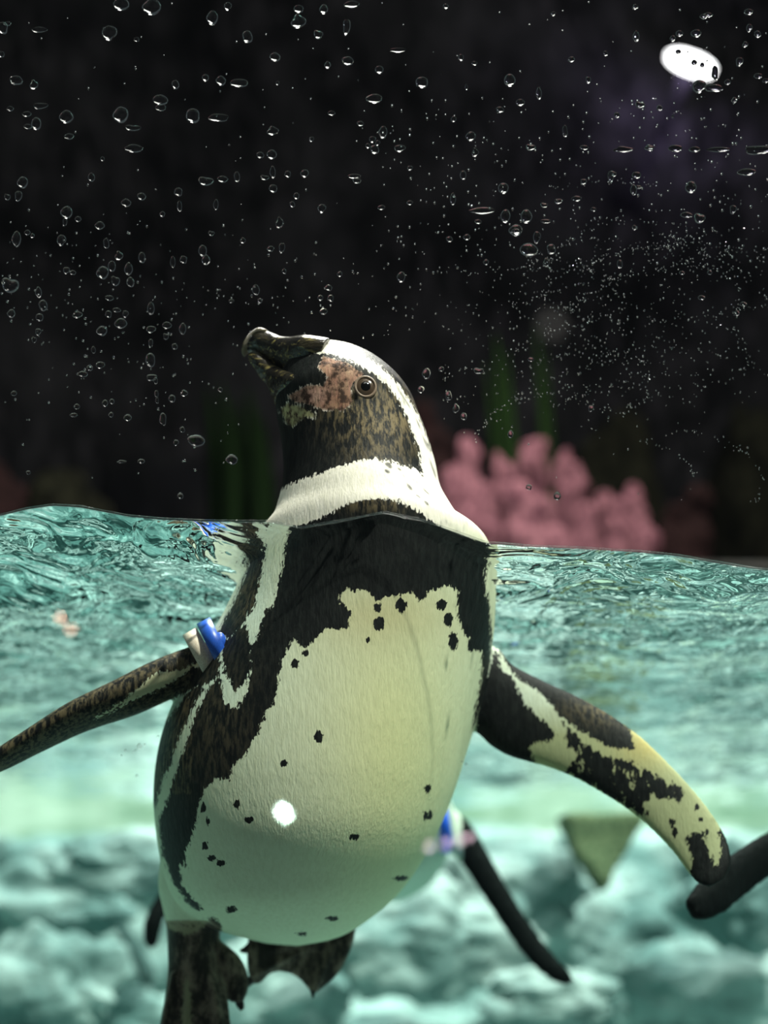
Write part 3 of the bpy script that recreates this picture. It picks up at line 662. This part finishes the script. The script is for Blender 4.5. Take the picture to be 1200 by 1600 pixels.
# ------------------------------------------------------------------ drops of water on the window
DR = [(190,6,22,16),(236,11,26,20),(171,52,20,18),(23,125,18,12),(52,132,10,12),(57,192,14,16),(104,182,20,16),(187,178,20,22),(62,165,20,8),(207,199,20,8),(251,155,20,14),(274,131,10,12),(209,231,26,10),(300,180,20,18),(3,44,16,14),(42,178,12,7),(62,46,22,7),
(331,28,16,18),(356,10,10,10),(385,57,14,16),(465,33,18,18),(467,13,14,10),(506,14,12,12),(548,6,20,10),(541,42,10,22),(497,53,12,12),(430,88,14,12),(543,94,16,12),(345,125,14,12),(372,129,26,10),(340,184,30,9),(585,154,22,12),(425,241,14,12),(598,207,12,16),(582,218,9,8),(584,233,12,12),(425,204,14,12),(593,108,12,10),(512,101,9,9),
(34,284,14,16),(28,306,10,14),(11,307,8,9),(143,276,9,12),(221,306,12,10),(197,316,14,10),(280,322,7,14),(278,300,12,10),(104,332,16,16),(122,342,9,7),(25,374,13,20),(96,376,12,14),(165,380,8,14),(185,399,10,12),(175,415,11,14),(201,420,12,16),(159,425,16,18),(103,422,9,9),(180,438,11,14),(204,440,10,14),(67,476,12,15),(60,456,9,14),(221,402,10,14),(286,406,11,9),(270,410,7,16),(236,482,10,17),(17,490,11,11),(196,491,8,9),(181,484,11,6),(120,491,12,10),(62,495,11,10),(156,352,14,10),(253,334,7,8),(101,347,6,11),
(321,282,19,12),(348,279,14,9),(370,275,8,14),(426,268,8,16),(426,294,12,10),(449,272,9,8),(476,271,11,10),(554,275,18,6),(337,320,7,14),(503,326,11,11),(456,319,7,8),(436,348,9,16),(317,391,12,15),(322,406,12,13),(422,388,9,8),(440,387,8,14),(330,364,8,7),(400,452,10,15),(406,469,6,7),(444,423,6,7),(500,465,8,7),(516,466,9,8),(531,428,7,7),
(261,508,13,9),(285,514,10,15),(236,515,13,9),(272,541,8,8),(287,614,9,9),(269,622,10,10),(189,505,18,13),(158,516,14,14),(59,518,8,9),(53,530,6,9),(146,546,6,10),(140,574,8,8),(243,594,6,9),(244,615,6,9),(245,626,5,8),(164,630,8,9),(175,627,7,7),(173,648,7,7),(275,692,7,8),(284,671,7,8),(189,721,12,4),(221,720,10,6),(120,635,9,7),(114,648,10,6),(235,536,6,12),(259,525,7,9),(282,774,8,9),
(1060,80,8,7),(1085,97,9,8),(1097,101,7,7),(1117,115,10,18),(1088,52,14,10),(1062,52,10,8),(1051,60,8,8),(1171,44,8,10),(1183,53,9,9),(1164,69,7,8),(1185,118,12,7),(1137,128,9,7),(1147,156,7,8),(1155,96,10,12),(1000,163,12,9),(1031,168,8,8),(964,179,8,8),(994,56,9,14),(912,230,12,6),(1015,232,10,6),
(790,338,13,18),(823,338,16,18),(805,360,19,15),(839,372,10,16),(860,389,12,14),(853,410,8,12),(724,273,9,12),(708,311,8,16),(759,409,7,8),(872,314,11,7),(850,320,9,7),(853,345,14,6),(954,275,8,15),(990,296,9,14),(968,412,8,11),(927,327,8,5),(901,310,13,7),
(797,125,16,16),(735,213,14,12),(625,232,15,9),(882,205,7,16),(742,238,8,12),(787,293,15,14),(1080,292,16,15),(1165,268,24,10),(1145,327,9,12),(1093,340,14,14),(1073,335,16,8),(702,373,9,8),(842,145,8,16),(658,128,18,14),(720,90,8,8),(622,78,22,6),(729,136,4,8),
(666,584,12,14),(658,609,9,9),(700,618,9,13),(712,638,8,13),(725,650,9,10),(798,678,8,10),(689,576,7,7),(923,638,7,9)]
NAMED = [(15,444,22,21,'fattest drop on the glass at the left edge, amber tinted and pear shaped'),
 (827,389,24,18,'wide reddish drop on the dark glass, lowest of the little cluster right of centre'),
 (306,687,24,16,'flat wide drop on the glass left of the penguin, under the column of small drops'),
 (362,717,17,13,'tan tinted oval drop just above the water left of the penguin\'s neck'),
 (234,562,14,18,'oval drop at the top of a vertical trail of small drops left of the beak'),
 (254,656,10,16,'oval drop at the lower end of the vertical trail left of the beak'),
 (627,433,11,14,'round drop alone on the dark glass above the penguin\'s head'),
 (871,775,10,11,'single round drop in front of the pink rocks'),
 (752,329,36,9,'long thin wavy streak of water left of the drop cluster'),
 (1093,136,18,16,'angular dark drop directly under the bright lamp'),
 (1112,137,26,10,'flat wide drop at the lower right rim of the bright lamp'),
 (972,233,24,8,'leftmost long drop of the horizontal water line at the right'),
 (1056,231,20,9,'second long drop of the horizontal water line at the right'),
 (1086,233,16,7,'short middle drop of the horizontal water line at the right'),
 (1120,233,30,7,'long thin drop of the horizontal water line, before the last'),
 (1182,234,36,12,'last and largest drop of the horizontal water line at the right edge')]
def dropmesh(seed, m=28, rings=7, h=.52, irr=.16):
    rnd = random.Random(seed); ph = [rnd.uniform(0, 6.28) for _ in range(4)]; am = [irr * rnd.uniform(.3, 1) / (k + 1) for k in range(4)]
    sag = rnd.uniform(.0, .25)
    vs = []; fs = []
    for i in range(rings):
        a = (math.pi / 2) * i / rings
        for j in range(m):
            b = 2 * math.pi * j / m
            r = 1 + sum(am[k] * math.sin((k + 1) * b + ph[k]) for k in range(4)) * math.cos(a) ** .5
            x = r * math.cos(a) * math.cos(b); z_ = r * math.cos(a) * math.sin(b)
            z_ += -sag * (1 - abs(z_)) * math.sin(a) * .8
            vs.append((x * .5, .5 * h * math.sin(a) ** .9 if i else 0.0, z_ * .5))
    vs.append((0, .5 * h, -.5 * sag * .8)); top = len(vs) - 1
    for i in range(rings - 1):
        for j in range(m): fs.append((i * m + j, i * m + (j + 1) % m, (i + 1) * m + (j + 1) % m, (i + 1) * m + j))
    for j in range(m): fs.append(((rings - 1) * m + j, (rings - 1) * m + (j + 1) % m, top))
    n0 = len(vs); vs += [(v[0], 0.0, v[2]) for v in vs[:m]]
    fs.append(tuple(range(n0, n0 + m)))
    me = mesh('water_drop', vs, fs)
    for p_ in me.polygons[-1:]: p_.use_smooth = False
    # flip check: dome faces +y
    bm = bmesh.new(); bm.from_mesh(me); bmesh.ops.remove_doubles(bm, verts=bm.verts, dist=1e-6); bmesh.ops.recalc_face_normals(bm, faces=bm.faces)
    for e_ in bm.edges:
        if len(e_.link_faces) == 2 and e_.link_faces[0].normal.angle(e_.link_faces[1].normal, 0) > .6: e_.smooth = False
    bm.to_mesh(me); bm.free(); return me
DM = [dropmesh(i, irr=.10 + .25 * (i % 5) / 4) for i in range(16)]
for m_e in DM: m_e.materials.append(DROP)
def put_drop(px, py, wd, ht, i, label, group):
    o = bpy.data.objects.new('water_drop', DM[i % 16]); COL.objects.link(o)
    o.location = at(px, py, 0); o.location.y = .0002
    s = D0 / F; wd *= 1.15; ht *= 1.15; big = min(wd, ht) * s * 1.1
    o.scale = (wd * s, big, ht * s); tag(o, label, 'water drop', group); return o
k = 0
def zone(x, y, a, b):
    sh = 'wide flat' if a > 1.45 * b else 'tall narrow' if b > 1.45 * a else 'tiny round' if max(a, b) < 9 else 'round' if max(a, b) < 14 else 'large'
    rows = ('at the very top', 80), ('high up', 170), ('above the middle', 260), ('midway up', 340), ('well above the beak', 430), ('just above beak height', 520), ('beside the head', 620), ('near the water line', 2000)
    cols_ = ('at the left edge', 110), ('toward the left', 230), ('left of the beak', 370), ('above the beak', 480), ('above the crown', 640), ('right of the crown', 780), ('between crown and lamp', 930), ('below or beside the lamp', 1090), ('at the right edge', 3000)
    rw = next(n_ for n_, l_ in rows if y < l_); cl = next(n_ for n_, l_ in cols_ if x < l_)
    l = f'{sh} water drop {cl}, {rw}'
    return l, f'{sh} drops {cl}, {rw}'
for (x, y, a, b) in DR:
    l, gname = zone(x, y, a, b); put_drop(x, y, a, b, k, l, gname); k += 1
for (x, y, a, b, l) in NAMED: put_drop(x, y, a, b, k, l, None); k += 1
rnd = random.Random(5); cnt = 0
while cnt < 70:
    x = rnd.uniform(0, 1200); y = rnd.uniform(0, 780)
    if 370 < x < 700 and y > 500: continue
    if y > 500 and x > 330 and rnd.random() < .7: continue
    sz = rnd.uniform(5, 9); sw = sz * rnd.uniform(.8, 1.7); l, gname = zone(x, y, sw, sz)
    put_drop(x, y, sw, sz, k, l, gname); k += 1; cnt += 1
# fine spray, far too many to count
def tiny(pts, name):
    vs = []; fs = []; s = D0 / F; m = 8
    for (x, y, r) in pts:
        c = at(x, y, 0); o0 = len(vs); rr = r * s / 2; el = rnd.uniform(.8, 1.3)
        for i in range(3):
            a = math.pi / 2 * i / 3
            for j in range(m):
                b = 2 * math.pi * j / m
                vs.append((c.x + rr * math.cos(a) * math.cos(b), .0002 + rr * 1.1 * math.sin(a), c.z + rr * el * math.cos(a) * math.sin(b)))
        vs.append((c.x, .0002 + rr * 1.1, c.z)); tp = len(vs) - 1
        for i in range(2):
            for j in range(m): fs.append((o0 + i * m + j, o0 + i * m + (j + 1) % m, o0 + (i + 1) * m + (j + 1) % m, o0 + (i + 1) * m + j))
        for j in range(m): fs.append((o0 + 2 * m + j, o0 + 2 * m + (j + 1) % m, tp))
        fs.append(tuple(o0 + j for j in range(m))[::-1])
    return mesh(name, vs, fs)
pts = []
for a in range(36):                       # arcs left by wiping the glass
    cx, cy, rr = rnd.uniform(700, 1200), rnd.uniform(430, 760), rnd.uniform(80, 420); a0 = rnd.uniform(3.3, 5.2)
    for q in range(rnd.randint(20, 50)):
        an = a0 + q * rnd.uniform(2, 6) * 2.2 / rr * .8
        pts.append((cx + rr * math.cos(an) + rnd.gauss(0, 2), cy + rr * .5 * math.sin(an) + rnd.gauss(0, 3), rnd.choice((1.4, 1.8, 2.2, 2.6))))
for _ in range(620): pts.append((rnd.triangular(560, 1210, 950), rnd.gauss(520, 75), rnd.choice((1.4, 1.8, 2.2, 3))))
for _ in range(380): pts.append((rnd.uniform(0, 620), rnd.triangular(300, 760, 470), rnd.choice((1.8, 2.4, 3, 4))))
for _ in range(330): pts.append((rnd.uniform(600, 1200), rnd.uniform(150, 430), rnd.choice((2, 2.8, 3.6, 4.2))))
for _ in range(120): pts.append((rnd.uniform(0, 1200), rnd.uniform(0, 300), rnd.choice((2, 2.8, 3.4))))
pts = [p_ for p_ in pts if -20 < p_[0] < 1220 and -20 < p_[1] < 790 and not (385 < p_[0] < 690 and p_[1] > 530)]
tag(link('fine_spray', tiny(pts, 'fine_spray'), DROP), 'fine spray of tiny droplets in arcs over the dark glass', 'spray', None, 'stuff')
tag(link('bubbles', tiny([(x + 0, y, r) for x, y, r in [(218, 1166, 9), (212, 1172, 5), (226, 1163, 4), (196, 1172, 5), (190, 1180, 4), (247, 1150, 5), (214, 1212, 5), (208, 1174, 3), (728, 1194, 6), (722, 1190, 4)]], 'bubbles'), FILM), 'cluster of tiny bubbles on the glass below the banded flipper', 'bubbles', None, 'stuff')

# ------------------------------------------------------------------ little lamps in the visitors' hall, mirrored by the pane
def hall_lamp(px, py, color, power, r, lab, grp=None):
    D = 1.85; v = at(px, py, D - D0); loc = Vector((v.x, -v.y - .03, v.z))
    root = tag(empty('hall_lamp', loc), lab, 'lamp', grp)
    t_ = NT('lamp_glow'); m = t_.surf(t_.n('Emission', {0: (*color, 1), 1: power}).outputs[0])
    link('bulb', mesh('bulb', *sph(loc, r, 12)), m, root)
    link('holder', boxmesh(loc.x - r * 1.1, loc.x + r * 1.1, loc.y - .03, loc.y - r * .7, loc.z - r * 1.1, loc.z + r * 1.1), HLD, root)
HLD = simple('holder', (.02, .02, .02), .6)
hall_lamp(444, 1270, (.75, 1, .85), 260, .010, 'small white green lamp mirrored in the glass on the penguin\'s belly')
hall_lamp(103, 975, (1, .42, .25), 75, .007, 'small orange lamp mirrored in the glass above the banded flipper')
for i, (x, y) in enumerate(((671, 1323), (697, 1318), (718, 1312), (733, 1309))):
    hall_lamp(x, y, (1, .72, .85), 26, .0065, ('leftmost', 'second', 'third', 'rightmost')[i] + ' of four pinkish lamps mirrored in a row beside the belly', 'row of four pink lamps')
